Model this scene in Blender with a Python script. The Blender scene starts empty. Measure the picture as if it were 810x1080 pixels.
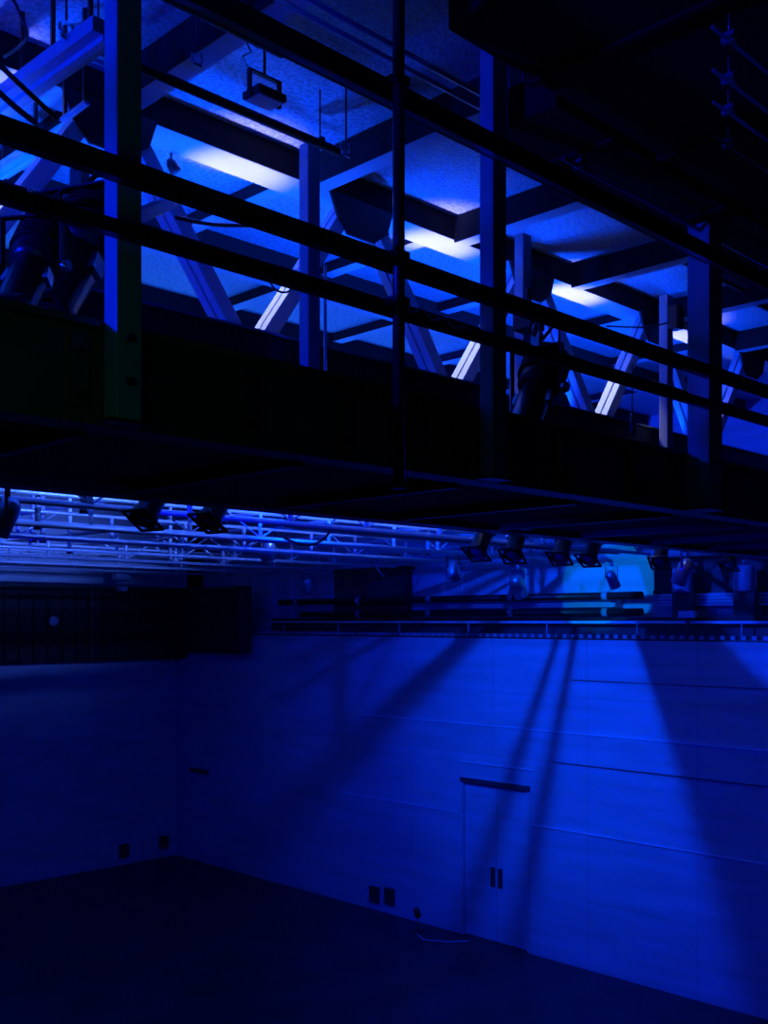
import bpy, math, random
from mathutils import Vector, Matrix
R = random.Random(7)
S2 = math.sqrt(.5); H = 5.5; F = 1110.0
C = bpy.context.scene.collection
V = Vector
def pt(px, py, X=None, Y=None, Z=None):
    """ray of the survey camera met with a plane X=, Y= or Z= (Z measured above eye height)"""
    u = (px-405)/F; r = V((S2*(1+u), S2*(1-u), (655-py)/F))
    d = X/r.x if X is not None else (Y/r.y if Y is not None else Z/r.z)
    return V((r.x*d, r.y*d, r.z*d+H))
# ------------------------------------------------------------------ materials
def mat(name, col, rough=.5, metal=0.0, spec=.5, emit=None, estr=1.0, noise=None, bump=0.0, nscale=20, coat=0):
    m = bpy.data.materials.new(name); m.use_nodes = True
    nt = m.node_tree; b = nt.nodes['Principled BSDF']
    b.inputs['Base Color'].default_value = (*col, 1); b.inputs['Roughness'].default_value = rough
    b.inputs['Metallic'].default_value = metal; b.inputs['Specular IOR Level'].default_value = spec
    b.inputs['Coat Weight'].default_value = coat
    if emit: b.inputs['Emission Color'].default_value = (*emit, 1); b.inputs['Emission Strength'].default_value = estr
    if noise or bump:
        tc = nt.nodes.new('ShaderNodeTexCoord'); n = nt.nodes.new('ShaderNodeTexNoise')
        n.inputs['Scale'].default_value = nscale; n.inputs['Detail'].default_value = 6
        nt.links.new(tc.outputs['Object'], n.inputs['Vector'])
        if noise:
            cr = nt.nodes.new('ShaderNodeValToRGB'); cr.color_ramp.elements[0].position = .35; cr.color_ramp.elements[1].position = .65
            cr.color_ramp.elements[0].color = (*[c*(1-noise) for c in col], 1); cr.color_ramp.elements[1].color = (*[min(1, c*(1+noise)) for c in col], 1)
            nt.links.new(n.outputs['Fac'], cr.inputs['Fac']); nt.links.new(cr.outputs['Color'], b.inputs['Base Color'])
        if bump:
            bp = nt.nodes.new('ShaderNodeBump'); bp.inputs['Strength'].default_value = bump; bp.inputs['Distance'].default_value = .01
            nt.links.new(n.outputs['Fac'], bp.inputs['Height']); nt.links.new(bp.outputs['Normal'], b.inputs['Normal'])
    return m
def wall_mat(name, col, size, axis):
    m = mat(name, col, .75, spec=.25); nt = m.node_tree; b = nt.nodes['Principled BSDF']
    tc = nt.nodes.new('ShaderNodeTexCoord'); sp = nt.nodes.new('ShaderNodeSeparateXYZ'); cb = nt.nodes.new('ShaderNodeCombineXYZ')
    nt.links.new(tc.outputs['Object'], sp.inputs[0]); nt.links.new(sp.outputs[axis], cb.inputs[0]); nt.links.new(sp.outputs[2], cb.inputs[1])
    br = nt.nodes.new('ShaderNodeTexBrick'); br.inputs['Scale'].default_value = 1; br.inputs['Brick Width'].default_value = size[0]
    br.inputs['Row Height'].default_value = size[1]; br.inputs['Mortar Size'].default_value = .008; br.offset = .0
    br.inputs['Color1'].default_value = (*col, 1); br.inputs['Color2'].default_value = (*[c*.93 for c in col], 1); br.inputs['Mortar'].default_value = (*[c*.7 for c in col], 1)
    nt.links.new(cb.outputs[0], br.inputs['Vector'])
    n = nt.nodes.new('ShaderNodeTexNoise'); n.inputs['Scale'].default_value = 1.3; n.inputs['Detail'].default_value = 8
    mp = nt.nodes.new('ShaderNodeMapping'); mp.inputs['Scale'].default_value = (1, .5, 5); nt.links.new(tc.outputs['Object'], mp.inputs[0]); nt.links.new(mp.outputs[0], n.inputs['Vector'])
    cr = nt.nodes.new('ShaderNodeValToRGB'); cr.color_ramp.elements[0].position = .3; cr.color_ramp.elements[1].position = .7
    cr.color_ramp.elements[0].color = (.72, .72, .72, 1); cr.color_ramp.elements[1].color = (1, 1, 1, 1)
    mx = nt.nodes.new('ShaderNodeMix'); mx.data_type = 'RGBA'; mx.blend_type = 'MULTIPLY'; mx.inputs[0].default_value = 1
    nt.links.new(n.outputs['Fac'], cr.inputs[0]); nt.links.new(br.outputs['Color'], mx.inputs[6]); nt.links.new(cr.outputs[0], mx.inputs[7])
    nt.links.new(mx.outputs[2], b.inputs['Base Color'])
    return m
M = dict(
 wallR=wall_mat('painted_panel_side', (.55, .55, .58), (1.9, 1.07), 1),
 wallB=wall_mat('painted_panel_back', (.5, .5, .53), (2.4, .92), 0),
 floor=mat('black_stage_floor', (.03, .03, .033), .45, noise=.4, nscale=1.5),
 roof=mat('sprayed_roof_deck', (.42, .43, .47), .42, noise=.38, bump=.7, nscale=38),
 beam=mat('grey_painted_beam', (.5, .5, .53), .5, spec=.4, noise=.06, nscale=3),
 post=mat('grey_painted_steel', (.36, .36, .38), .45, noise=.06, nscale=6),
 diag=mat('pale_painted_steel', (.62, .62, .64), .4),
 black=mat('black_painted_steel', (.012, .012, .014), .42),
 girder=mat('dark_green_steel', (.03, .10, .065), .5, noise=.25, nscale=4),
 blacksatin=mat('black_satin_casing', (.02, .02, .022), .33, noise=.2, nscale=60),
 pipe=mat('galvanised_pipe', (.55, .55, .58), .28, metal=.7),
 gridm=mat('aluminium_grid_pipe', (.62, .62, .66), .35, metal=.35),
 drape_shade=mat('black_drape_and_shade', (.008, .008, .01), .95),  # balcony cloth, also the shade painted on roof beam sides
 rubber=mat('black_cable_rubber', (.015, .015, .017), .35),
 chrome=mat('chrome_fitting', (.75, .75, .78), .15, metal=1),
 lens=mat('lens_glass', (.12, .14, .2), .05, metal=.3, coat=1),
 trimw=mat('pale_edge_strip', (.95, .95, .95), .4),
 dark=mat('dark_recess', (.03, .03, .035), .6),
 louv=mat('pale_louvre_slats', (.7, .7, .74), .45),
 screenb=mat('case_grey', (.35, .36, .4), .5),
 lamp=mat('lit_lamp_face', (.5, .6, 1), .3, emit=(.35, .55, 1), estr=25),
)
def perf():
    m = mat('perforated_steel', (.5, .5, .55), .4); nt = m.node_tree; b = nt.nodes['Principled BSDF']
    tc = nt.nodes.new('ShaderNodeTexCoord'); vo = nt.nodes.new('ShaderNodeTexVoronoi'); vo.inputs['Scale'].default_value = 55; vo.inputs['Randomness'].default_value = 0
    cr = nt.nodes.new('ShaderNodeValToRGB'); cr.color_ramp.elements[0].color = (.95, .95, .95, 1); cr.color_ramp.elements[1].color = (.22, .22, .24, 1)
    cr.color_ramp.elements[0].position = .3; cr.color_ramp.elements[1].position = .4
    nt.links.new(tc.outputs['Object'], vo.inputs['Vector']); nt.links.new(vo.outputs['Distance'], cr.inputs[0]); nt.links.new(cr.outputs[0], b.inputs['Base Color'])
    return m
M['perf'] = perf()
# ------------------------------------------------------------------ mesh builder
class MB:
    def __init__(s): s.v = []; s.f = []; s.smooth = []
    def box(s, a, b, sm=False):
        x0, y0, z0 = [min(a[i], b[i]) for i in range(3)]; x1, y1, z1 = [max(a[i], b[i]) for i in range(3)]
        return s.hexa([(x0,y0,z0),(x1,y0,z0),(x1,y1,z0),(x0,y1,z0),(x0,y0,z1),(x1,y0,z1),(x1,y1,z1),(x0,y1,z1)])
    def hexa(s, vs):
        n = len(s.v); s.v += [tuple(v) for v in vs]
        for f in ((0,3,2,1),(4,5,6,7),(0,1,5,4),(1,2,6,5),(2,3,7,6),(3,0,4,7)): s.f.append([n+i for i in f]); s.smooth.append(False)
        return s
    def frame(s, p0, p1, up=(0,0,1)):
        p0 = V(p0); p1 = V(p1); d = (p1-p0).normalized(); up = V(up)
        if abs(d.dot(up)) > .98: up = V((1,0,0))
        a = d.cross(up).normalized(); b = a.cross(d).normalized()
        return p0, p1, a, b
    def bar(s, p0, p1, w, h, up=(0,0,1), oa=0, ob=0):
        p0, p1, a, b = s.frame(p0, p1, up)
        vs = []
        for (i, j) in ((-1,-1),(1,-1),(1,1),(-1,1)):
            vs.append((a*(oa+i*w/2)+b*(ob+j*h/2)))
        return s.hexa([p0+vs[0], p0+vs[1], p0+vs[2], p0+vs[3], p1+vs[0], p1+vs[1], p1+vs[2], p1+vs[3]])
    def ibeam(s, p0, p1, w, h, t, up=(0,0,1)):
        s.bar(p0, p1, w, t, up, ob=h/2-t/2); s.bar(p0, p1, w, t, up, ob=-h/2+t/2); s.bar(p0, p1, t, h-2*t, up)
        return s
    def tube(s, p0, p1, r, r1=None, n=10, caps=True):
        r1 = r if r1 is None else r1
        p0, p1, a, b = s.frame(p0, p1); k = len(s.v)
        for p, q in ((p0, r), (p1, r1)):
            for i in range(n):
                t = 2*math.pi*i/n; s.v.append(tuple(p+a*math.cos(t)*q+b*math.sin(t)*q))
        for i in range(n):
            j = (i+1) % n; s.f.append([k+i, k+j, k+n+j, k+n+i]); s.smooth.append(True)
        if caps:
            s.f.append([k+i for i in range(n)][::-1]); s.f.append([k+n+i for i in range(n)]); s.smooth += [False, False]
        return s
    def path(s, pts, r, n=6):
        pts = [V(p) for p in pts]; k = len(s.v); up = V((.13, .2, .97))
        for q, p in enumerate(pts):
            d = (pts[min(q+1, len(pts)-1)]-pts[max(q-1, 0)]).normalized()
            a = d.cross(up); a = a.normalized() if a.length > 1e-4 else V((1,0,0)); b = a.cross(d)
            for i in range(n):
                t = 2*math.pi*i/n; s.v.append(tuple(p+a*math.cos(t)*r+b*math.sin(t)*r))
        for q in range(len(pts)-1):
            for i in range(n):
                j = (i+1) % n; s.f.append([k+q*n+i, k+q*n+j, k+(q+1)*n+j, k+(q+1)*n+i]); s.smooth.append(True)
        s.f.append([k+i for i in range(n)][::-1]); s.f.append([k+(len(pts)-1)*n+i for i in range(n)]); s.smooth += [False, False]
        return s
    def lathe(s, prof, origin, axis, n=20):
        """prof: list of (distance along axis, radius)"""
        o = V(origin); ax = V(axis).normalized(); a = ax.cross(V((0,.9,.3))).normalized(); b = ax.cross(a); k = len(s.v)
        for (t, r) in prof:
            for i in range(n):
                q = 2*math.pi*i/n; s.v.append(tuple(o+ax*t+(a*math.cos(q)+b*math.sin(q))*max(r, .0005)))
        for m_ in range(len(prof)-1):
            for i in range(n):
                j = (i+1) % n; s.f.append([k+m_*n+i, k+m_*n+j, k+(m_+1)*n+j, k+(m_+1)*n+i]); s.smooth.append(True)
        s.f.append([k+i for i in range(n)][::-1]); s.f.append([k+(len(prof)-1)*n+i for i in range(n)]); s.smooth += [False, False]
        return s
    def prism(s, poly, off):
        """flat polygon (3D points) given thickness off"""
        k = len(s.v); n = len(poly); off = V(off)
        s.v += [tuple(V(p)) for p in poly] + [tuple(V(p)+off) for p in poly]
        s.f.append([k+i for i in range(n)][::-1]); s.f.append([k+n+i for i in range(n)]); s.smooth += [False, False]
        for i in range(n):
            j = (i+1) % n; s.f.append([k+i, k+j, k+n+j, k+n+i]); s.smooth.append(False)
        return s
    def build(s, name, m, parent=None, bevel=0, origin=None):
        me = bpy.data.meshes.new(name)
        o = origin if origin is not None else (0, 0, 0)
        if parent is None and origin is None:
            n = len(s.v); o = (sum(v[0] for v in s.v)/n, sum(v[1] for v in s.v)/n, min(v[2] for v in s.v))
        me.from_pydata([(v[0]-o[0], v[1]-o[1], v[2]-o[2]) for v in s.v], [], s.f); me.validate(); me.update()
        if len(me.polygons) == len(s.smooth): me.polygons.foreach_set('use_smooth', s.smooth)
        import bmesh
        bm = bmesh.new(); bm.from_mesh(me); bmesh.ops.recalc_face_normals(bm, faces=bm.faces); bm.to_mesh(me); bm.free()
        ob = bpy.data.objects.new(name, me); C.objects.link(ob); me.materials.append(m)
        ob.location = o
        if parent is not None: ob.parent = parent
        if bevel:
            b = ob.modifiers.new('bevel', 'BEVEL'); b.width = bevel; b.segments = 2; b.limit_method = 'ANGLE'
        return ob
def tag(o, label, cat, group=None, kind=None):
    if label: o['label'] = label
    if cat: o['category'] = cat
    if group: o['group'] = group
    if kind: o['kind'] = kind
    return o
def thing(name, label, cat, loc, group=None, rz=0):
    o = bpy.data.objects.new(name, None); C.objects.link(o); o.location = loc; o.rotation_euler.z = rz; o.empty_display_size = .1
    return tag(o, label, cat, group)
def struct(o, label, cat='wall'): return tag(o, label, cat, kind='structure')
def kids(o): return [c for c in bpy.data.objects if c.parent == o]
def copy_tree(o, parent=None):
    c = o.copy(); C.objects.link(c); c.parent = parent
    for ch in kids(o): copy_tree(ch, c)
    return c
Z = lambda z: z+H
ZC = 3.26
# ------------------------------------------------------------------ room shell
XW, YB = 14.05, 20.95
struct(MB().box((-6, -3, -.2), (XW+1.5, YB+.4, 0)).build('floor', M['floor']), 'black stage floor of the hall below the bridge', 'floor')
struct(MB().box((XW, -3, 0), (XW+.3, 10.66, Z(-.32))).box((XW, 12.10, 0), (XW+.3, YB, Z(-.32))).box((XW, 10.66, Z(-2.80)), (XW+.3, 12.10, Z(-.32)))
       .build('wall_right', M['wallR'], origin=(0, 0, 0)), 'tall blue-lit panelled wall with a double door')
struct(MB().box((-6, YB, 0), (XW+.3, YB+.3, Z(ZC))).build('wall_back', M['wallB'], origin=(0, 0, 0)), 'dim blue back wall at the left under the black balcony')
struct(MB().box((XW+.75, -3, Z(-.32)), (XW+1.0, YB, Z(ZC))).build('wall_upper_right', M['wallR'], origin=(0, 0, 0)), 'upper set-back wall above the gallery ledge')
struct(MB().box((-6, -3, Z(ZC)), (XW+1.5, YB+.3, Z(ZC)+.2)).build('ceiling', M['roof'], origin=(0, 0, 0)), 'mottled blue-lit roof deck', 'ceiling')
struct(MB().box((XW-.02, -3, Z(-.38)), (XW+.78, 18.0, Z(-.30))).build('trim_1', M['wallR'], origin=(0, 0, 0)), 'gallery ledge along the top of the side wall', 'trim')
# double door
d = thing('door_1', 'double door with two pull plates in the blue side wall', 'door', (XW+.06, 11.38, 0)); d['kind'] = 'structure'
for s_, nm in ((-1, 'leaf'), (1, 'leaf')):
    y0, y1 = (-.70, -.004) if s_ < 0 else (.004, .70)
    lf = MB().box((0, y0, .01), (.05, y1, 2.67)).build('door_leaf', M['wallR'], d)
    MB().box((-.006, s_*.03, .93), (.0, s_*.13, 1.27)).box((-.04, s_*.07, .98), (-.006, s_*.09, 1.0)).box((-.04, s_*.07, 1.20), (-.006, s_*.09, 1.22)).box((-.05, s_*.065, .96), (-.035, s_*.095, 1.24)).build('pull_plate', M['dark'], lf)
MB().box((-.07, -.76, 0), (.1, -.70, 2.74)).box((-.07, .70, 0), (.1, .76, 2.74)).build('door_jamb', M['wallR'], d)
MB().box((-.09, -.76, 2.68), (.1, .76, 2.76)).build('door_head', M['dark'], d)
# edge strips on the wall (thin ledges of the panelling)
k = 2
for (z, y0, y1, t, mm) in ((-1.80, -2, 14.6, .03, 'trimw'), (-2.47, 10.55, 12.15, .035, 'trimw'), (-3.37, -2, 10.60, .035, 'trimw'), (-3.37, 12.2, 15.2, .02, 'trimw'), (-2.30, 4, 10.2, .02, 'dark'), (-.95, -2, 9.8, .02, 'dark')):
    struct(MB().box((XW-t, y0, Z(z)), (XW+.005, y1, Z(z)+.014)).build('trim_%d' % k, M[mm]), 'thin horizontal edge strip on the side wall', 'trim'); k += 1
struct(MB().box((XW-.02, -3, 0), (XW+.01, 10.60, .05)).box((XW-.05, -3, 0), (XW+.01, 10.60, .018)).build('baseboard_right', M['screenb']), 'pale floor edge along the side wall', 'baseboard')
# narrow dark service recess near the corner: frame and door standing on the wall
t = thing('service_hatch', 'narrow tall service hatch in the wall corner', 'hatch', (XW, 20.0, 0))
MB().box((-.03, -.28, .05), (0, .28, 2.02)).build('hatch_door', M['wallR'], t)
MB().box((-.06, -.34, 2.02), (0, .34, 2.12)).build('hatch_head', M['dark'], t)
MB().box((-.05, -.34, .0), (0, -.29, 2.0)).box((-.05, .29, .0), (0, .34, 2.0)).build('hatch_frame', M['wallR'], t)
def outlet(px, py, where, label, w=.24, h=.3):
    p = pt(px, py, X=XW) if where == 'R' else pt(px, py, Y=YB)
    t = thing('socket_box', label, 'socket box', (p.x, p.y, p.z-h/2), 'socket boxes low on the hall walls')
    if where == 'R': a = lambda x, y, z: (-y, x, z)
    else: a = lambda x, y, z: (x, -y, z)
    MB().box(a(-w/2, 0, 0), a(w/2, .06, h)).build('casing', M['dark'], t, .006)
    MB().box(a(-w/2+.03, .06, h*.5), a(w/2-.03, .07, h-.04)).build('cover_flap', M['black'], t)
outlet(396, 943, 'R', 'dark socket box on the side wall, left of the pair near the door')
outlet(412, 945, 'R', 'dark socket box on the side wall, right of the pair near the door')
outlet(130, 897, 'B', 'dark socket box on the back wall, farther from the corner')
outlet(172, 888, 'B', 'dark socket box on the back wall, close to the corner')
# small stand near the wall with cable
p = pt(441, 981, X=13.6)
t = thing('floor_light', 'small dark floor lamp standing before the side wall', 'lamp', (p.x, p.y, 0))
MB().tube((0, 0, 0), (0, 0, .03), .11, .1, 14).build('base', M['black'], t)
MB().tube((0, 0, .03), (0, 0, .3), .012).build('stem', M['chrome'], t)
MB().tube((0, 0, .28), (-.08, -.03, .42), .06, .05, 12).build('head', M['black'], t)
tag(MB().path([(p.x-.1, p.y-.05, .012), (p.x-.3, p.y-.4, .012), (p.x-.1, p.y-.8, .012), (p.x+.2, p.y-1.0, .012)], .011).build('floor_cable', M['trimw']), 'pale cable lying on the floor by the small floor lamp', 'cable')
# ------------------------------------------------------------------ black balcony at the back
t = thing('black_balcony', 'black balcony front across the back wall', 'balcony', (4, 20.4, Z(-.86)))
MB().box((-9.5, .12, 0), (10.04, .54, 1.62)).build('fascia_panel', M['drape_shade'], t)
MB().box((-9.5, .04, 1.55), (9.6, .12, 1.62)).build('top_rail', M['black'], t)
fs = MB()
for i in range(60): fs.tube((-9.4+i*.32, .09, .02), (-9.4+i*.32, .09, 1.54), .045, .03, 6)
tag(fs.build('drape_folds', M['drape_shade'], t), None, None)
for i in range(6): MB().box((-9+i*3.3, .02, .05), (-8.93+i*3.3, .1, 1.6)).build('batten', M['black'], t)
t = thing('black_balcony', 'black balcony return along the side wall at the hall corner', 'balcony', (13.6, 19.2, Z(-.70)))
MB().box((.1, -1.1, 0), (.44, 1.19, 1.45)).build('fascia_panel', M['drape_shade'], t)
MB().box((.02, -1.1, 1.38), (.1, 1.19, 1.45)).build('top_rail', M['black'], t)
MB().box((.1, -1.16, 0), (.4, -1.1, 1.4)).build('end_panel', M['dark'], t)
for (px, py, w, lb) in ((128, 607, .34, 'blue-lit box above the middle of the black balcony'), (129, 621, .16, 'small round monitor under the box on the black balcony')):
    q = pt(px, py, Y=20.3)
    o = thing('wall_speaker', lb, 'speaker', q)
    MB().box((-w/2, -.1, -w/3), (w/2, .1, w/3)).build('casing', M['screenb'], o, .01)
    MB().box((-w/2+.02, -.11, -w/3+.02), (w/2-.02, -.1, w/3-.02)).build('grille', M['perf'], o)
for (px, py, lb) in ((56, 653, 'small blue lamp low on the black balcony at left'), (247, 633, 'small blue lamp at the right end of the black balcony')):
    q = pt(px, py, Y=20.3); o = thing('balcony_lamp', lb, 'lamp', q)
    MB().lathe([(0, .05), (.08, .09), (.16, .1)], (0, .1, 0), (0, -1, -.3), 14).build('shade', M['screenb'], o)
    MB().box((-.02, .08, -.02), (.02, .22, .1)).build('bracket', M['black'], o)
# ------------------------------------------------------------------ side gallery: ledge rail, louvres, poles, panels
def gal(name, label, cat, y0, y1, z0, z1, x0, x1, m, group=None):
    return tag(MB().box((x0, y0, Z(z0)), (x1, y1, Z(z1))).build(name, M[m]), label, cat, group)
YR = lambda px, X=XW: pt(px, 600, X=X).y
# cable chain lying on the ledge
t = thing('cable_chain', 'dark cable chain running along the gallery ledge', 'cable chain', (XW+.05, 8, Z(-.30)))
b = MB(); c2 = MB()
b.box((-.04, -11, 0), (.05, 9.9, .03))
for i in range(130): c2.box((-.05, -10.9+i*.16, .03), (.05, -10.83+i*.16, .085))
b.build('tray', M['black'], t); tag(c2.build('links', M['screenb'], t), None, None)
# guard rail of the gallery
t = thing('gallery_rail', 'thin pale handrail line along the side gallery', 'rail', (XW+.16, 10, Z(-.3)))
MB().tube((0, -12, .28), (0, 7.9, .28), .022, n=8).build('handrail', M['trimw'], t)
for i in range(12): MB().tube((0, -11.5+i*1.7, 0), (0, -11.5+i*1.7, .28), .014, n=8).build('baluster', M['screenb'], t)
t = thing('gallery_upstand', 'dark panel band behind the gallery handrail', 'panel', (XW+.4, 10, Z(-.30)))
MB().box((0, -12, 0), (.05, 7.9, .32)).build('panel', M['dark'], t); MB().box((-.02, -12, .32), (.09, 7.9, .36)).build('cap', M['black'], t)
# louvre boxes
for i, (a, b_, lb) in enumerate(((540, 648, 'louvred duct panel on the gallery left of the dark bay'), (695, 810, 'louvred duct panel on the gallery at the right edge'), (455, 530, 'louvred duct panel on the gallery farthest left'))):
    X0 = XW+.5; ya, yb = YR(a, X0), YR(b_, X0)
    t = thing('louvre_panel', lb, 'louvre', (X0, (ya+yb)/2, Z(.22)), 'louvre panels on the side gallery')
    hw = abs(ya-yb)/2; 
    MB().box((.04, -hw, 0), (.22, hw, .2)).build('casing', M['screenb'], t)
    sl = MB()
    for q in range(4): sl.hexa([(0, -hw, .01+q*.05), (.05, -hw, .03+q*.05), (.05, hw, .03+q*.05), (0, hw, .01+q*.05), (0, -hw, .02+q*.05), (.05, -hw, .045+q*.05), (.05, hw, .045+q*.05), (0, hw, .02+q*.05)])
    sl.build('slats', M['louv'], t)
# dark bay with poles
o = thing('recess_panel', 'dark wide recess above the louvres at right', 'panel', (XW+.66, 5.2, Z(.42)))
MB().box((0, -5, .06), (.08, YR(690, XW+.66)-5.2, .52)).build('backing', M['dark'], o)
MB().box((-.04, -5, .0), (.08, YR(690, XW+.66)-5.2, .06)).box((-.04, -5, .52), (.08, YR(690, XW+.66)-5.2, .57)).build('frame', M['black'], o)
for px, lb in ((720, 'upright blue tank tube on the gallery left of the other'), (785, 'upright blue tank tube on the gallery nearest the right edge')):
    y = YR(px, XW+.22); o = thing('gallery_tube', lb, 'tube', (XW+.22, y, Z(.42)), 'upright tubes on the gallery')
    MB().lathe([(0, .13), (.02, .15), (.3, .15), (.36, .15), (.38, .1)], (0, 0, 0), (0, 0, 1), 20).build('barrel', M['screenb'], o)
    MB().tube((0, 0, .38), (0, 0, .46), .03).build('neck', M['chrome'], o)
    MB().box((-.02, -.16, -.42), (.1, .16, 0)).build('bracket', M['dark'], o)
q = pt(725, 648, X=XW+.06); o = thing('exit_light_box', 'small pale light box under the right louvres', 'light box', q)
MB().box((-.04, -.13, -.05), (.04, .13, .05)).build('casing', M['louv'], o, .006); MB().box((0, -.02, -.36), (.03, .02, -.05)).build('stem', M['dark'], o)
# framed panels on upper wall left part
for i, (a, b_, lb) in enumerate(((268, 290, 'narrow wall panel above the gallery, next to the balcony'), (291, 308, 'pale narrow wall panel above the gallery'), (309, 330, 'wall panel above the gallery before the dark pier'), (412, 470, 'wide wall panel on the upper wall under the pipe grid'), (488, 538, 'wall panel on the upper wall left of the brightest patch'))):
    X0 = XW+.72; ya, yb = YR(a, X0), YR(b_, X0); t = thing('wall_panel', lb, 'wall panel', (X0, (ya+yb)/2, Z(-.05)))
    hw = abs(ya-yb)/2; MB().box((-.0, -hw+.03, .03), (.028, hw-.03, 1.0)).build('infill', M['wallR'], t)
    MB().box((-.03, -hw, 0), (.02, -hw+.03, 1.03)).box((-.03, hw-.03, 0), (.02, hw, 1.03)).box((-.03, -hw+.02, 1.0), (.02, hw, 1.03)).build('frame', M['louv'], t)
o = thing('wall_pier', 'dark pier on the upper wall beneath the grid', 'pier', (XW+.5, (YR(335)+YR(405))/2, Z(-.3)))
MB().box((0, -1.0, 0), (.24, 1.0, 1.3)).build('shaft', M['dark'], o); MB().box((-.0, -1.05, 1.3), (.24, 1.05, 1.36)).build('cap', M['black'], o)
# horizontal gallery pipes with dark insulation
for (zz, y0, y1, lb) in ((.40, 8.7, 17.5, 'fat dark duct pipe along the upper wall, upper one'), (.14, 8.7, 16.8, 'fat dark duct pipe along the upper wall, lower one')):
    o = thing('duct_pipe', lb, 'pipe', (XW+.3, (y0+y1)/2, Z(zz))); hw = (y1-y0)/2
    MB().tube((0, -hw, 0), (0, hw, 0), .06, n=12).build('pipe', M['black'], o)
    for i in range(5): MB().tube((0, -hw+.6+i*1.9, 0), (0, -hw+.7+i*1.9, 0), .075, n=12).build('collar', M['screenb'], o)
# ------------------------------------------------------------------ roof beams
BY = [2.35]+[5.61+1.63*i for i in range(9)]
ordn = ['nearest', 'second', 'third', 'fourth', 'fifth', 'sixth', 'seventh', 'eighth', 'ninth', 'tenth', 'eleventh']
for i, y in enumerate(BY):
    t = thing('roof_beam', 'long roof beam with shade-coloured side and pale underside, %s row from the camera' % ordn[i], 'roof beam', (4, y, Z(ZC-.18)), 'long roof beams')
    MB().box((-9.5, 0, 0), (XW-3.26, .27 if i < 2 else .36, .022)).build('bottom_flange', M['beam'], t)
    MB().box((-9.5, -.012, -.004), (XW-3.26, 0, .18)).build('web', M['drape_shade'], t)  # near face coloured black to stand for its shade
for i, x in enumerate([.1, 1.7, 3.28, 4.86, 6.40, 8.02, 9.6, 11.2, 12.8]):
    t = thing('cross_beam', 'roof cross beam spanning over the bridge, %s from the left' % (ordn[i]), 'cross beam', (x, 0, Z(3.05)), 'roof cross beams')
    for j, y in enumerate([.75]+BY):
        y1 = BY[j]-.02 if j < len(BY) else YB-.01
        y0 = (.0 if j == 0 else BY[j-1]+.275)
        if y1-y0 < .05: continue
        zb = 0 if y0 < 5 else .12
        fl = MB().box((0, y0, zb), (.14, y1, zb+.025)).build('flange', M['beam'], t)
        MB().box((-.012, y0, zb-.003), (.0, y1, .205)).build('web', M['drape_shade'], fl)  # side face in shade, with the darkness put into its colour
# roof light brackets / rods
def rod(label, X0, X1, Y, z, r=.02, m='black', group='suspended rods under the roof', hang=None):
    top = 2.615 if z < 2.6 else ZC-.03
    o = thing('hanging_rod', label, 'rod', ((X0+X1)/2, Y, Z(z)), group); hw = (X1-X0)/2
    MB().tube((-hw, 0, 0), (hw, 0, 0), r, n=10).build('tube', M[m], o)
    n = max(2, int((X1-X0)/1.4))
    for i in range(n):
        x = -hw+.15+(2*hw-.3)*i/(n-1)
        MB().box((x-.015, -.03, -.01), (x+.015, .03, .035)).tube((x, 0, .03), (x, 0, top-z), .005, n=6).build('hanger', M[m], o)
    return o
rod('dark pipe hanging under the mottled roof at upper left', 2.6, 4.4, 4.8, 2.9, .028)
rod('short dark pipe under the roof beside the perforated lamp', 2.3, 3.5, 4.25, 2.95, .022)
rod('pair of slim pipes at top centre, upper of the pair', 3.0, 5.0, 3.72, 2.9, .014, 'pipe')
rod('pair of slim pipes at top centre, lower of the pair', 3.0, 5.0, 3.82, 2.9, .014, 'pipe')
for py, lb in ((38, 'topmost'), (82, 'second highest'), (115, 'third highest'), (150, 'lowest')):
    q = pt(763, py, Z=2.5); rod('slim pipe in the dark top right corner, %s of four' % lb, q.x-.1, q.x+3, q.y, 2.5, .008, 'pipe', 'slim pipes in the dark top right corner')
rod('slim pipe crossing the dark roof at upper right', 4.8, 8.6, 3.4, 2.55, .014, 'pipe')
# black boxes added to darken the roof at upper right
t = thing('roof_shade_box', 'large black box added to darken the roof at upper right', 'shade box', (3.5, 1.8, Z(2.62)))
MB().box((0, 0, 0), (9.5, 1.3, .42)).build('casing', M['drape_shade'], t, .01)
for i in range(8): MB().box((.6+i*1.2, -.02, -.02), (.64+i*1.2, 1.32, .44)).build('flange', M['drape_shade'], t)
for i in range(4): MB().box((.9+i*2.4, .3, .42), (.93+i*2.4, .33, ZC-2.62)).build('hanger', M['black'], t)
t = thing('roof_shade_box', 'narrower black box added to darken the roof beside the large one', 'shade box', (4.4, 3.16, Z(2.62)))
MB().box((0, 0, 0), (8.0, .5, .2)).build('casing', M['drape_shade'], t, .01)
for i in range(6): MB().box((.5+i*1.3, -.01, -.02), (.54+i*1.3, .52, .215)).build('flange', M['drape_shade'], t)
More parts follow.
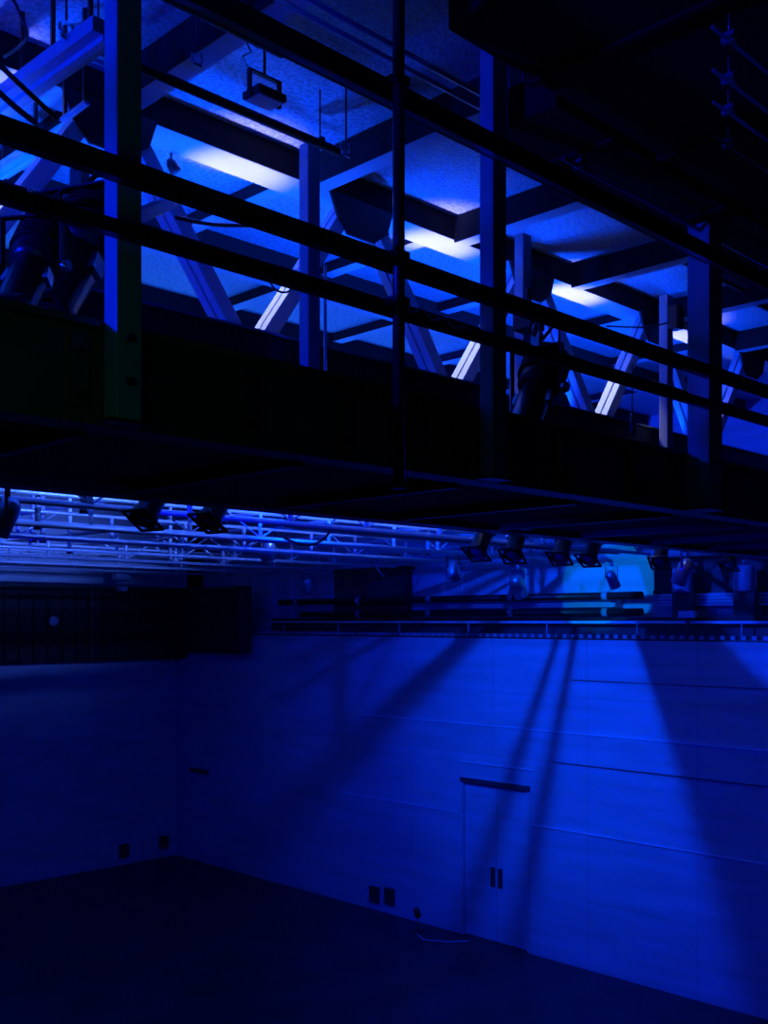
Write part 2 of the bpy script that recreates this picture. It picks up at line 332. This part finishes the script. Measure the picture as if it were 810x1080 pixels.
# black boards added between cross beams to darken the right roof bays
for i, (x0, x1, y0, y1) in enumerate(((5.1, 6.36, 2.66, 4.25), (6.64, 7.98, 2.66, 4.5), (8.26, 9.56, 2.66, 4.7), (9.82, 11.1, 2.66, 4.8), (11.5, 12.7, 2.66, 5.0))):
    t = thing('roof_shade_board', 'black board added to darken a roof bay, %s counted from the left' % ordn[i], 'baffle', (x0, y0, Z(ZC-.1)), 'black boards added to darken the roof bays')
    MB().box((0, 0, 0), (x1-x0, y1-y0, .05)).build('board', M['drape_shade'], t)
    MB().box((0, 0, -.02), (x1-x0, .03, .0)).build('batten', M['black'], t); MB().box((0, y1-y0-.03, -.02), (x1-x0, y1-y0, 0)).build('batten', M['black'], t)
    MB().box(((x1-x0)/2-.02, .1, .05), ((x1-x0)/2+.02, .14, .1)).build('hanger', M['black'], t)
# perforated lamp hanging at upper left
p = pt(279, 108, Z=2.72)
t = thing('perforated_floodlight', 'small floodlight with perforated face hanging under the roof', 'floodlight', p)
MB().box((-.14, -.11, .01), (.14, .11, .07)).build('housing', M['black'], t, .008)
MB().box((-.12, -.09, 0), (.12, .09, .01)).build('perforated_face', M['perf'], t)
MB().box((-.16, -.02, .0), (-.14, .02, .2)).box((.14, -.02, 0), (.16, .02, .2)).box((-.16, -.02, .2), (.16, .02, .215)).build('yoke', M['black'], t)
t.scale = (.66,)*3
MB().tube((0, 0, .215), (0, 0, (ZC-2.72)/.66), .012).build('stem', M['black'], t)
MB().path([(-.15, 0, .2), (-.2, .02, .3), (-.12, .02, .36), (-.2, .0, .45), (-.1, 0, .53)], .007).build('power_cable', M['rubber'], t)
def clamp_thing(px, py, z, label, s=1.0):
    p = pt(px, py, Z=z); t = thing('pipe_clamp', label, 'clamp', p, 'chrome hook clamps under the roof')
    pts = [(math.cos(a)*.035*s, 0, math.sin(a)*.045*s) for a in [math.radians(k) for k in range(-200, 60, 20)]]
    MB().path(pts, .009*s, 8).build('hook', M['chrome'], t)
    MB().tube((0, 0, .04*s), (0, 0, ZC-z), .006).build('stem', M['black'], t)
    MB().tube((-.03*s, 0, -.04*s), (.03*s, 0, -.05*s), .01*s).build('bolt', M['chrome'], t)
clamp_thing(365, 155, 2.8, 'chrome hook clamp near the second post of the bridge')
clamp_thing(70, 30, 2.8, 'chrome hook clamp at the top left corner')
clamp_thing(208, 60, 2.75, 'small chrome clamp under the roof right of the first post', .8)
def cable(name, label, pts, r=.009, m='rubber', group=None):
    ps = [V(p) for p in pts]; out = []
    for i in range(len(ps)-1):
        a = ps[max(i-1, 0)]; b = ps[i]; c = ps[i+1]; d_ = ps[min(i+2, len(ps)-1)]
        for k in range(8):
            t_ = k/8; out.append(.5*((2*b)+(c-a)*t_+(2*a-5*b+4*c-d_)*t_**2+(3*b-a-3*c+d_)*t_**3))
    out.append(ps[-1])
    return tag(MB().path(out, r, 8).build(name, M[m]), label, 'cable', group)
cable('hanging_cable', 'black cable hanging in a loop from the roof at far left', [pt(5, 60, Z=2.9), pt(28, 40, Z=2.85), pt(20, 12, Z=2.95), pt(14, 0, Z=3.0)], .008)
cable('hanging_cable', 'pair of crossing cables at far left, upper one', [pt(-20, 50, Y=4.6), pt(20, 88, Y=4.6), pt(60, 125, Y=4.6)], .012)
cable('hanging_cable', 'pair of crossing cables at far left, lower one', [pt(-20, 80, Y=4.6), pt(15, 112, Y=4.6), pt(38, 130, Y=4.6)], .014)
cable('hanging_cable', 'drooping cable between truss diagonals, upper one', [pt(192, 212, Y=5.5), pt(230, 225, Y=5.5), pt(270, 228, Y=5.5), pt(300, 240, Y=5.5)], .012)
cable('hanging_cable', 'drooping cable between truss diagonals, lower one', [pt(185, 229, Y=5.5), pt(225, 237, Y=5.5), pt(275, 238, Y=5.5)], .014)
cable('hanging_cable', 'arched cable bundle near the right rear post', [pt(655, 225, Y=4.9), pt(680, 216, Y=4.9), pt(697, 224, Y=4.9), pt(702, 250, Y=4.9)], .016)
cable('hanging_cable', 'black cable hanging by the right rear post, thin straight run', [pt(640, 344, Y=4.9), pt(680, 345, Y=4.9), pt(706, 340, Y=4.9)], .008)
cable('hanging_cable', 'thin cable looped under the lower rail near the second post', [pt(283, 292, Y=4.9), pt(290, 305, Y=4.9), pt(303, 308, Y=4.9), pt(312, 298, Y=4.9)], .006)
# wind cables around the lower rail
pts = [pt(428+i*4, 323+i*1.55+3*math.sin(i*1.1), Y=3.24) for i in range(18)]
cable('rail_cable', 'thin cable strung along the lower bridge rail in the middle', pts, .006, 'pipe')
# ------------------------------------------------------------------ the bridge
YF = 3.4
def ratio(px): return 2220/(1515-px)-1
post_lbl = {-1: 'x'}
def hpost(name, label, x0, y0, w, dep, z0, z1, m='post', plate=True):
    t = thing(name, label, 'post', (x0, y0, z0), 'square posts of the bridge'); h = z1-z0
    MB().box((0, 0, 0), (w, dep, h)).build('shaft', M[m], t, .006)
    MB().box((-.03, -.012, -.012), (w+.03, dep, .0)).build('base_plate', M['black'], t)
    if plate:
        for zz in (.14, .3): 
            MB().tube((w/2, 0, zz), (w/2, -.02, zz), .016, n=6).build('bolt', M['black'], t)
    return t
hp_labels = ['large square post at the left with dark front and blue side', 'square post in the middle with blue side, right of the slim pipe', 'widest square post near the right edge with blue side']
for (px, w, dep, lb) in ((123, .107, .09, hp_labels[0]), (520, .112, .09, hp_labels[1]), (748, .18, .157, hp_labels[2])):
    yf = YF if w < .15 else 3.335; x = ratio(px)*yf; t = hpost('bridge_post', lb, x, yf, w, dep, Z(.74), Z(ZC-.19) if w < .15 else Z(2.6))
x = -.17*YF
for (px, lb) in ((325, 'rear square post left of the slim pipe'), (552, 'rear square post just right of the middle post'), (704, 'rear square post left of the widest post')):
    x = ratio(px)*5.1; hpost('rear_post', lb, x, 5.1, .105, .09, Z(.74), Z(ZC-.19), plate=False)
# front girder
t = thing('front_girder', 'deep dark green steel girder across the picture', 'girder', (4, 3.5, Z(.73)))
MB().box((-6, .06, .02), (9.9, .09, .36)).build('web', M['girder'], t)
MB().box((-6, .0, .36), (9.9, .16, .385)).build('top_flange', M['girder'], t)
MB().box((-6, .0, -.005), (9.9, .16, .02)).build('bottom_flange', M['girder'], t)
for i, px in enumerate((90, 157, 268, 370, 448, 512, 600, 676, 772)):
    x = ratio(px)*3.5-4
    pl = MB().box((x-.035, .035, .06), (x+.035, .06, .33)).build('stiffener_plate', M['girder'], t)
    for zz in (.1, .27): MB().tube((x, .035, zz), (x, .012, zz), .015, n=6).build('bolt', M['black'], pl)
# rear girder
t = thing('rear_girder', 'tall black girder behind the rear posts of the bridge', 'girder', (4, 5.28, Z(.73)))
MB().box((-6, .0, .0), (10.0, .03, 1.11)).build('web', M['black'], t)
MB().box((-6, -.02, 1.10), (10.0, .12, 1.115)).build('top_flange', M['pipe'], t)
MB().box((-6, -.06, -.02), (10.0, .14, .0)).build('bottom_flange', M['black'], t)
# deck soffit with ribs
t = thing('bridge_deck', 'black underside deck of the bridge between the two girders', 'deck', (4, 3.66, Z(.755)))
MB().box((-6, .0, .0), (10, 1.5, .03)).build('deck_plate', M['drape_shade'], t)
for i in range(12): MB().box((-5.3+i*1.1, .02, -.05), (-5.25+i*1.1, 1.48, 0)).build('rib', M['black'], t)
# rails
for (z0, z1, y, m, lb) in ((1.575, 1.65, 3.3, 'black', 'thicker black rail crossing in front of the posts, above the lower rail'), (1.375, 1.425, 3.3, 'black', 'thinner black rail just above the girder'), (2.32, 2.42, 3.3, 'black', 'highest black rail of the bridge with a bright lower edge')):
    t = thing('bridge_rail', lb, 'rail', (4, y, Z(z0)), 'black rails along the bridge')
    h = z1-z0
    MB().box((-6, 0, 0), (9.9, .06, h)).build('channel', M[m], t, .004)
    MB().box((-6, -.006, -.006), (9.9, .03, -.0005)).build('lip', M['pipe' if z0 > 2 else 'black'], t)
    for px in (123, 520, 748):
        x = ratio(px)*YF-4+.05; MB().box((x-.04, -.008, .01), (x+.04, 0, h-.01)).tube((x, -.008, h/2), (x, -.02, h/2), .012, n=6).build('fixing', M['black'], t)
# slim pipe in front
x = ratio(420.5)*3.22
t = thing('slim_pipe_post', 'slim round black pipe standing in front of the rails in the middle', 'pipe', (x, 3.22, Z(.60)))
MB().tube((0, 0, 0), (0, 0, 2.2), .027, n=16).build('pipe', M['blacksatin'], t)
for zz in (.78, .98, 1.75): MB().box((-.04, -.03, zz+.0), (.04, .075, zz+.04)).build('clamp', M['black'], t)
MB().tube((0, 0, -.02), (0, 0, .0), .034, n=16).build('end_cap', M['black'], t)
t = thing('slim_rod', 'thin vertical rod beside the rear left post', 'rod', (ratio(343)*4.7, 4.7, Z(.8)))
MB().tube((0, 0, 0), (0, 0, 1.33), .010, n=8).build('rod', M['pipe'], t); MB().tube((0, 0, -.01), (0, 0, .0), .02, n=8).build('foot', M['black'], t)
t = thing('slim_rod', 'thin vertical rod right of the middle post', 'rod', (ratio(539)*4.0, 4.0, Z(.85)))
MB().tube((0, 0, 0), (0, 0, .72), .009, n=8).build('rod', M['pipe'], t); MB().tube((0, 0, -.01), (0, 0, .0), .02, n=8).build('foot', M['black'], t)
# knee braces from front post
t = thing('knee_brace', 'blue-lit knee brace from the left post towards the roof truss', 'brace', pt(130, 232, Y=3.6))
a = pt(134, 233, Y=3.7)-t.location; b_ = pt(196, 206, Y=4.9)-t.location
MB().bar(a, b_, .05, .05).build('strut', M['post'], t); MB().box(a-V((.04, .02, .05)), a+V((.04, .02, .05))).build('end_plate', M['black'], t)
# Warren truss behind
tops = [1.2, 3.30, 5.37, 7.43, 9.5, 11.6]; bots = [2.3, 4.35, 6.39, 8.48, 10.57]
t = thing('roof_truss', 'zigzag roof truss with pale and dark diagonals behind the bridge', 'truss', (4, 5.66, Z(1.8)))
L = lambda x, z: V((x-4, 0, z-1.8))
for i, bx in enumerate(bots):
    for tx, sg in ((tops[i], -1), (tops[i+1], 1)):
        a = L(bx+sg*.07, 1.84); b_ = L(tx-sg*.10, 3.05)
        m_ = MB()
        # double channel section with a slot between
        for o_ in (-1, 1):
            m_.bar(a, b_, .105, .07, (0, 1, 0), ob=o_*.045)
        ob = m_.build('diagonal', M['diag'], t, .004)
        for q in (.25, .75):
            c_ = a.lerp(b_, q); MB().bar(c_-(b_-a).normalized()*.04, c_+(b_-a).normalized()*.04, .07, .03, (0, 1, 0)).build('batten_plate', M['post'], ob)
    MB().prism([L(bx-.16, 1.83), L(bx+.16, 1.83), L(bx+.14, 1.95), L(bx-.14, 1.95)], (0, .012, 0)).build('gusset', M['post'], t)
for tx in tops:
    MB().prism([V((0, -.09, 0))+L(tx-.34, 3.075), V((0, -.09, 0))+L(tx+.3, 3.075), V((0, -.09, 0))+L(tx+.24, 2.90), V((0, -.09, 0))+L(tx+.1, 2.80), V((0, -.09, 0))+L(tx-.16, 2.80), V((0, -.09, 0))+L(tx-.26, 2.9)], (0, .02, 0)).build('gusset', M['blacksatin'], t)
MB().ibeam(L(-1.5, 1.77), L(13.9, 1.77), .14, .12, .015).build('bottom_chord', M['post'], t)
# bracing member at far left (blue), laid between roof beams
for (a, b_, w, lb) in (((-30, 132), (112, 30), .14, 'broad blue-lit roof brace at upper left'), ((20, 116), (60, 84), .03, 'slim pale roof strut at far left'), ((66, 127), (92, 108), .035, 'short pale roof strut left of the first post'), ((0, 182), (42, 155), .10, 'blue-lit roof brace between the left rails')):
    p0 = pt(*a, Z=2.75); p1 = pt(*b_, Z=2.75); t = thing('roof_brace', lb, 'brace', p0, 'roof braces at upper left'); e = p1-p0
    m_ = MB().bar((0, 0, 0), e, w, w*.5)
    m_.build('channel', M['beam'], t)
    MB().bar((0, 0, 0), e, w*.25, w*.2, ob=-w*.35).build('lip', M['diag'], t)
    for q in (.1, .9): MB().bar(e*q, e*q+V((0, 0, ZC-2.751)), .02, .02).build('hanger', M['black'], t)
# ------------------------------------------------------------------ theatre lanterns
def lantern_proto(L_=.56, r=.10, tilt=-55):
    """profile spot: local aim along +X rotated down by tilt, hung from clamp at the origin"""
    root = thing('profile_spotlight', 'x', 'spotlight', (0, 0, 0), 'theatre spotlights on the bridge')
    ax = V((math.cos(math.radians(tilt)), 0, math.sin(math.radians(tilt)))); up = V((-ax.z, 0, ax.x)); c = V((0, 0, -.26)); s_ = r/.10
    st = c-ax*L_*.45
    body = MB().lathe([(0, r*.55), (.03*s_, r*.9), (L_*.30, r), (L_*.42, r*.95), (L_*.46, r*.7)], st, ax, 18).build('lamp_house', M['blacksatin'], root)
    f = MB()
    for i in range(7):
        q = st+ax*(.05*s_+i*L_*.036); f.lathe([(0, r*1.12), (.006, r*1.12)], q, ax, 18)
    f.build('cooling_fins', M['black'], body)
    tubem = MB().lathe([(L_*.46, r*.72), (L_*.9, r*.72), (L_*.9, r*.85), (L_*.98, r*.85), (L_*.98, r*.7), (L_*.95, r*.7)], st, ax, 20).build('lens_tube', M['blacksatin'], root)
    MB().lathe([(L_*.94, r*.69), (L_*.965, r*.5), (L_*.975, .001)], st, ax, 20).build('lens', M['lens'], tubem)
    q = st+ax*L_*.98; fr = MB()
    for k_ in range(4):
        a = math.pi/2*k_; e1 = up*math.cos(a)+V((0, 1, 0))*math.sin(a); e2 = up*-math.sin(a)+V((0, 1, 0))*math.cos(a)
        fr.bar(q+e1*r*.95-e2*r, q+e1*r*.95+e2*r, r*.2, .012, ax)
    fr.build('colour_frame', M['black'], root)
    for k_ in (-1, 1):
        MB().bar(st+ax*L_*.5+V((0, k_*r*.78, 0)), st+ax*L_*.62+V((0, k_*r*.9, 0)), .02, .05, up).build('shutter_handle', M['chrome'], root)
    y_ = r*1.25; yk = MB()
    for k_ in (-1, 1): yk.bar(V((0, k_*y_, -.27)), V((0, k_*y_, -.06)), .035, .006, (0, 1, 0))
    yk.bar(V((0, -y_, -.06)), V((0, y_, -.06)), .035, .006)
    yk.build('yoke', M['black'], root)
    for k_ in (-1, 1): MB().lathe([(0, .028), (.03, .022)], (0, k_*y_, -.26), (0, k_, 0), 10).build('knob', M['chrome'], root)
    MB().box((-.02, -.02, -.06), (.02, .02, -.01)).path([(.03*math.cos(a), 0, .012+.03*math.sin(a)) for a in [math.radians(v) for v in range(-60, 221, 20)]], .008, 8).build('hook_clamp', M['chrome'], root)
    MB().path([st, st+V((-.05, .02, .06)), st+V((-.03, .03, .16)), V((-.05, 0, -.02))], .008, 8).build('power_cable', M['rubber'], root)
    return root
proto = lantern_proto()
spots = [
 # px,py of the clamp, Y, rz, label, scale, tilt variant
 (84, 176, 4.2, 205, 'big dark theatre spotlight at the left between the rails', 1.5),
 (34, 212, 3.85, 215, 'theatre spotlight at the left edge with a blue-lit ribbed barrel', 1.0),
 (566, 352, 4.05, 190, 'dark theatre spotlight tilted down in the middle beside the rear post', 1.4),
]
first = True
def place(px, py, Y, rz, lb, sc, group=None):
    global first
    o = proto if first else copy_tree(proto); first = False
    p = pt(px, py, Y=Y); o.location = p; o.rotation_euler.z = math.radians(rz); o.scale = (sc, sc, sc); o['label'] = lb
    if group: o['group'] = group
    return o
for s_ in spots: place(*s_)
# support pipe for those lanterns
tag(MB().tube((-2, 4.2, Z(1.80)), (9.5, 4.2, Z(1.80)), .024, n=12).build('lantern_bar', M['black']), 'black lighting bar inside the bridge holding the spotlights', 'bar')
unders = [(172, 508, 'dark theatre spotlight hanging under the girder, first from the left'), (240, 515, 'dark theatre spotlight hanging under the girder, second from the left'), (283, 522, 'small spotlight under the girder, third from the left'),
          (515, 548, 'dark spotlight under the girder, fourth from the left'), (548, 553, 'dark spotlight under the girder, fifth from the left'), (598, 558, 'dark spotlight under the girder, sixth from the left'), (630, 562, 'spotlight under the girder, seventh from the left'), (700, 569, 'spotlight under the girder near the right, left of two'), (775, 577, 'spotlight under the girder near the right edge')]
for i, (px, py, lb) in enumerate(unders):
    o = place(px, py-(42 if px < 400 else 26), 5.64, 195+R.uniform(-15, 15), lb, 1.0 if i not in (2,) else .6, 'theatre spotlights under the bridge')
tag(MB().tube((-2, 5.70, Z(.93)), (13.5, 5.70, Z(.93)), .022, n=12).build('lantern_bar', M['black']), 'black lighting bar under the rear edge of the bridge', 'bar')
# small par cans
par = thing('par_can', 'x', 'spotlight', (0, 0, 0), 'small par cans on the pipe grid')
ax = V((.45, -.2, -.87))
MB().lathe([(0, .03), (.03, .06), (.08, .075), (.26, .078), (.26, .07), (.2, .06)], -ax*.1+V((0, 0, -.16)), ax, 18).build('can', M['pipe'], par)
MB().bar((-.0, -.09, -.16), (0, -.09, 0), .02, .005, (0, 1, 0)).bar((0, .09, -.16), (0, .09, 0), .02, .005, (0, 1, 0)).bar((0, -.09, 0), (0, .09, 0), .02, .005).build('yoke', M['black'], par)
MB().tube((0, 0, 0), (0, 0, .05), .02).build('clamp', M['chrome'], par)
for i, (px, py, Y, rz, sc, lb) in enumerate(((8, 514, 6.6, 150, 1.0, 'blue-lit par can at the left edge under the girder'), (722, 582, 5.9, 100, 1.15, 'pale par can under the girder at right'), (546, 600, 9.9, 30, 1.4, 'dark par can under the grid near the bright wall patch'), (478, 585, 10.8, 260, 1.3, 'slim pale par can hanging under the grid in the middle'), (283, 562, 12.2, 80, 1.3, 'par can on the grid near the third spotlight'), (324, 605, 15, 80, 1.2, 'par can hanging low over the gallery at left'), (645, 597, 8.2, 10, 1.0, 'par can on the grid right of the bright wall patch'))):
    o = par if i == 0 else copy_tree(par)
    o.location = pt(px, py, Y=Y); o.rotation_euler.z = math.radians(rz); o.scale = (sc,)*3; o['label'] = lb
# control pendant hanging on right
t = thing('hoist_pendant', 'small hoist pendant hanging on a cord before the girder at right', 'pendant', pt(667, 460, Y=4.9))
MB().lathe([(0, .015), (.02, .028), (.14, .03), (.17, .02), (.2, .01)], (0, 0, 0), (0, 0, 1), 12).build('grip', M['blacksatin'], t)
MB().tube((0, 0, .2), (0, 0, .62), .006).build('cord', M['rubber'], t); MB().tube((-.02, 0, .19), (.02, 0, .19), .01).build('collar', M['chrome'], t)
# dark motor box at rear right post, hoist boxes
t = thing('control_box', 'dark control box on the rear post left of the widest post', 'box', pt(714, 345, Y=5.0))
MB().box((0, 0, 0), (.12, .1, .22)).build('casing', M['black'], t, .006); MB().box((.01, -.01, .02), (.11, 0, .2)).build('lid', M['blacksatin'], t)
t = thing('control_box', 'dark hoist box hanging behind the tilted spotlight in the middle', 'box', pt(560, 345, Y=4.35))
MB().box((0, 0, 0), (.16, .16, .16)).build('casing', M['black'], t, .01); MB().tube((.08, .08, .16), (.08, .08, .3), .02).build('stem', M['black'], t)
for zz in (.04, .12): MB().tube((.08, 0, zz), (.08, -.015, zz), .018).build('knob', M['chrome'], t)
# ------------------------------------------------------------------ pipe grid seen under the bridge
TY = [7.3, 8.3, 10.2, 11.9, 13.6, 15.3, 17.0, 18.6]
for i, y in enumerate(TY):
    x0, x1 = 1.0, 13.9
    t = thing('grid_truss', 'long pale lattice truss of the pipe grid, %s row behind the girder' % ordn[i], 'truss', ((x0+x1)/2, y, Z(1.0)), 'lattice trusses of the pipe grid'); hw = (x1-x0)/2
    MB().tube((-hw, 0, 0), (hw, 0, 0), .026, n=8).build('bottom_chord', M['gridm'], t)
    MB().tube((-hw, 0, .32), (hw, 0, .32), .024, n=8).build('top_chord', M['gridm'], t)
    n = 12
    for k_ in range(n):
        x = -hw+.3+k_*(2*hw-.6)/(n-1)+R.uniform(-.15, .15)
        MB().tube((x, 0, .02), (x, 0, .31), .027, n=8).build('upright', M['gridm'], t)
        if R.random() < .55:
            MB().tube((x, 0, .02), (x+.5, 0, .31), .010, n=6).tube((x, 0, .02), (x-.5, 0, .31), .010, n=6).build('diagonal', M['gridm'], t)
for i, (y, z) in enumerate(((9.46, .93), (9.58, .93), (10.95, .94), (16.2, 1.2), (18.0, 1.1), (9.85, 1.2), (11.2, 1.12))):
    tag(MB().tube((1.5+R.uniform(0, 1), y, Z(z)), (13.9, y, Z(z)), .024, n=8).build('grid_pipe', M['gridm']), 'single pipe of the grid lying between the lattice trusses, %s row' % ordn[i], 'pipe', 'single long pipes of the grid')
for i, x in enumerate((1.6, 3.1, 4.7, 6.3, 8.3, 9.8, 11.4, 12.9)):
    z = 1.365+.02*(i % 2)
    tag(MB().tube((x, 6.8, Z(z)), (x, 19.8, Z(z)), .028, n=8).build('grid_cross_pipe', M['gridm' if i % 2 else 'post']), 'cross pipe of the grid running away from the camera, %s from the left' % ordn[i], 'pipe', 'cross pipes of the grid')
for i, (x, y) in enumerate(sorted(((pt(45, 550, Y=12).x, 12.0), (3.2, 7.5), (4.7, 8.45), (6.2, 8.45), (3.4, 10.3), (5.2, 10.3), (6.0, 12.0), (7.4, 13.7), (11.2, 10.3), (10.2, 15.4)), key=lambda q: q[0]+q[1])):
    t = thing('drop_post', 'pale drop post from the roof to the grid, %s from the near end' % ordn[i], 'post', (x, y, Z(.95)), 'drop posts of the pipe grid')
    MB().tube((0, 0, 0), (0, 0, ZC-.19-.95), .03, n=10).build('tube', M['gridm'], t); MB().tube((0, 0, .0), (0, 0, .06), .045, n=10).build('collar', M['chrome'], t)
# scaffold board shading the right part of the wall
t = thing('catwalk_plank', 'dark plank lying along the pipe grid at right', 'plank', (10.4, 8.91, Z(1.02)))
MB().box((-3.2, -.2, 0), (3.3, .18, .035)).build('board', M['black'], t); MB().box((-3.2, -.21, -.02), (3.3, -.2, .06)).build('toe_board', M['black'], t)
cable('hanging_cable', 'thin pale cable sagging under the grid at right', [pt(672, 577, Y=8), pt(685, 587, Y=8), pt(700, 591, Y=8)], .01, 'pipe')
cable('hanging_cable', 'black cable sagging across the grid in the middle', [pt(355, 540, Y=9), pt(345, 565, Y=9), pt(325, 575, Y=9), pt(300, 568, Y=9)], .014)
cable('hanging_cable', 'thin pale cable curling down from the grid in the middle', [pt(395, 592, Y=12), pt(400, 603, Y=12), pt(405, 608, Y=12)], .012, 'pipe')
# bulkhead lamp showing as a star at right
p = pt(768, 427, Y=6.3)
t = thing('bulkhead_lamp', 'bright small lamp shining at the right edge behind the rails', 'lamp', p)
MB().lathe([(0, .05), (.05, .06), (.06, .055)], (0.03, .03, 0), (-1, -1, -.2), 14).build('housing', M['black'], t)
MB().lathe([(0, .032), (.012, .025), (.018, .004)], (-.013, -.013, -.008), (-1, -1, -.2), 14).build('bulb', M['lamp'], t)
MB().box((.02, .02, 0), (.06, .06, .25)).build('bracket', M['black'], t)
# ------------------------------------------------------------------ lights
def light(name, kind, loc, col, e, target=None, **kw):
    l = bpy.data.lights.new(name, kind); l.color = col; l.energy = e
    for a, v in kw.items(): setattr(l, a, v)
    o = bpy.data.objects.new(name, l); C.objects.link(o); o.location = loc
    if target is not None: o.rotation_euler = (V(target)-V(loc)).to_track_quat('-Z', 'Y').to_euler()
    return o
# wash lantern above the grid
LP = V((7.0, 9.3, Z(1.62)))
t = thing('wash_light', 'flat wash lamp standing above the pipe grid behind the bridge', 'lamp', LP-V((.12, 0, 0)))
MB().box((-.1, -.12, -.1), (.0, .12, .1)).build('housing', M['black'], t, .01)
MB().box((-.1, -.02, -.25), (-.06, .02, -.1)).build('bracket', M['black'], t)
light('wash_light_beam', 'SPOT', LP, (0, .018, 1), 2300, LP+V((7, -.3, -1.9)), spot_size=math.radians(118), spot_blend=1, shadow_soft_size=.035)
light('wash_light_core', 'SPOT', LP+V((.01, 0, 0)), (0, .12, 1), 900, V((XW, 9.7, Z(-.9))), spot_size=math.radians(62), spot_blend=1, shadow_soft_size=.035)
light('hall_fill', 'AREA', (3.5, 12.0, Z(.9)), (0, .0, 1), 120, (9, 17, 0), shape='RECTANGLE', size=3, size_y=3)
light('hall_fill', 'AREA', (5.0, 7.0, Z(.6)), (0, 0, 1), 90, (14, 7.5, Z(-2.4)), shape='RECTANGLE', size=2.5, size_y=2, spread=math.radians(130))
light('roof_fill', 'AREA', (6.5, 9.2, Z(1.75)), (.015, .15, 1), 125, (6.5, 9.4, Z(4)), shape='RECTANGLE', size=10, size_y=.6)  # area light added to brighten the far roof, no fixture there
light('grid_fill', 'AREA', (6.5, 6.1, Z(1.6)), (.05, .15, 1), 95, (6.8, 13, Z(1.28)), shape='RECTANGLE', size=9, size_y=.12, spread=math.radians(26))  # added strip light so the near grid pipes show as bright lines
light('grid_fill', 'AREA', (6.5, 12.2, Z(1.7)), (.05, .15, 1), 50, (6.8, 18, Z(1.42)), shape='RECTANGLE', size=9, size_y=.12, spread=math.radians(26))  # second added strip light, brightens the far grid pipes
light('grid_glow', 'AREA', (6.5, 12.5, Z(2.6)), (0, .05, 1), 60, (6.5, 12.5, 20), shape='RECTANGLE', size=6, size_y=6)
light('gallery_beam', 'SPOT', (10.9, 9.2, Z(.80)), (0, .25, 1), 420, (14.8, 9.6, Z(.60)), spot_size=math.radians(26), spot_blend=.15, shadow_soft_size=.02)
light('bridge_side_light', 'SPOT', (-1.8, 4.55, Z(1.75)), (0, .012, 1), 950, (6, 4.2, Z(1.9)), spot_size=math.radians(60), spot_blend=.5, shadow_soft_size=.08)
UL = [(.3, 220, 0), (2.35, 300, 70), (4.3, 360, 120), (6.3, 360, 140), (8.2, 360, 150), (10.3, 300, 110)]
for i, (x, e, ew) in enumerate(UL):
    t = thing('uplight', 'small flood lamp sitting on the truss bottom chord, %s from the left' % ordn[i], 'lamp', (x, 5.95, Z(1.78)), 'flood lamps on the truss')
    MB().box((-.12, -.06, 0), (.12, .06, .08)).build('housing', M['black'], t, .008)
    MB().box((-.10, -.05, .08), (.10, .05, .085)).build('glass', M['lens'], t)
    light('uplight_beam', 'SPOT', (x, 5.95, Z(1.89)), (.0, .055, 1), e, (x-.05, 6.25, Z(3.2)), spot_size=math.radians(150), spot_blend=1, shadow_soft_size=.06)
    if ew: light('uplight_core', 'SPOT', (x, 5.95, Z(1.89)), (.8, .7, .9), ew, (x+.1, 5.8, Z(3.2)), spot_size=math.radians(42), spot_blend=.9, shadow_soft_size=.05)
for i, bx in enumerate(bots):  # lamps added here to brighten the up-right truss diagonals
    px_, py_, pz_ = bx-.42, 5.92, Z(2.98)
    t = thing('diagonal_fill', 'small lamp added to brighten a truss diagonal, %s from the left' % ordn[i], 'lamp', (px_, py_, pz_), 'added lamps brightening the truss diagonals')
    MB().lathe([(0, .02), (.03, .035), (.09, .04)], (-.02, 0, .07), (.5, -.2, -.85), 12).build('shade', M['black'], t)
    MB().tube((0, 0, .05), (0, 0, ZC-2.98), .008).build('stem', M['black'], t)
    light('diagonal_fill_beam', 'SPOT', (px_+.03, py_-.01, pz_-.03), (.6, .68, 1), (60, 60, 60, 60, 16)[i], (bx+.22, 5.66, Z(2.2)), spot_size=math.radians(38), spot_blend=.6, shadow_soft_size=.03)
light('bridge_glow', 'POINT', (.9, 2.3, Z(.78)), (.05, 1, .7), 1.4, shadow_soft_size=.3)  # unseen green point light added to tint the girder at left
w = bpy.data.worlds.new('World'); bpy.context.scene.world = w; w.use_nodes = True
w.node_tree.nodes['Background'].inputs[0].default_value = (0, 0, .02, 1); w.node_tree.nodes['Background'].inputs[1].default_value = .05
# ------------------------------------------------------------------ camera
cd = bpy.data.cameras.new('camera'); co = bpy.data.objects.new('camera', cd); C.objects.link(co)
co.location = (0, 0, H); co.rotation_euler = (math.radians(90), 0, math.radians(-45))
cd.sensor_fit = 'AUTO'; cd.sensor_width = 36; cd.lens = 36*F/1080; cd.shift_y = 115/1080; cd.clip_start = .05
sc = bpy.context.scene; sc.camera = co
sc.view_settings.view_transform = 'Standard'; sc.view_settings.look = 'None'; sc.view_settings.gamma = 1; sc.view_settings.use_curve_mapping = False
sc.view_settings.exposure = 0
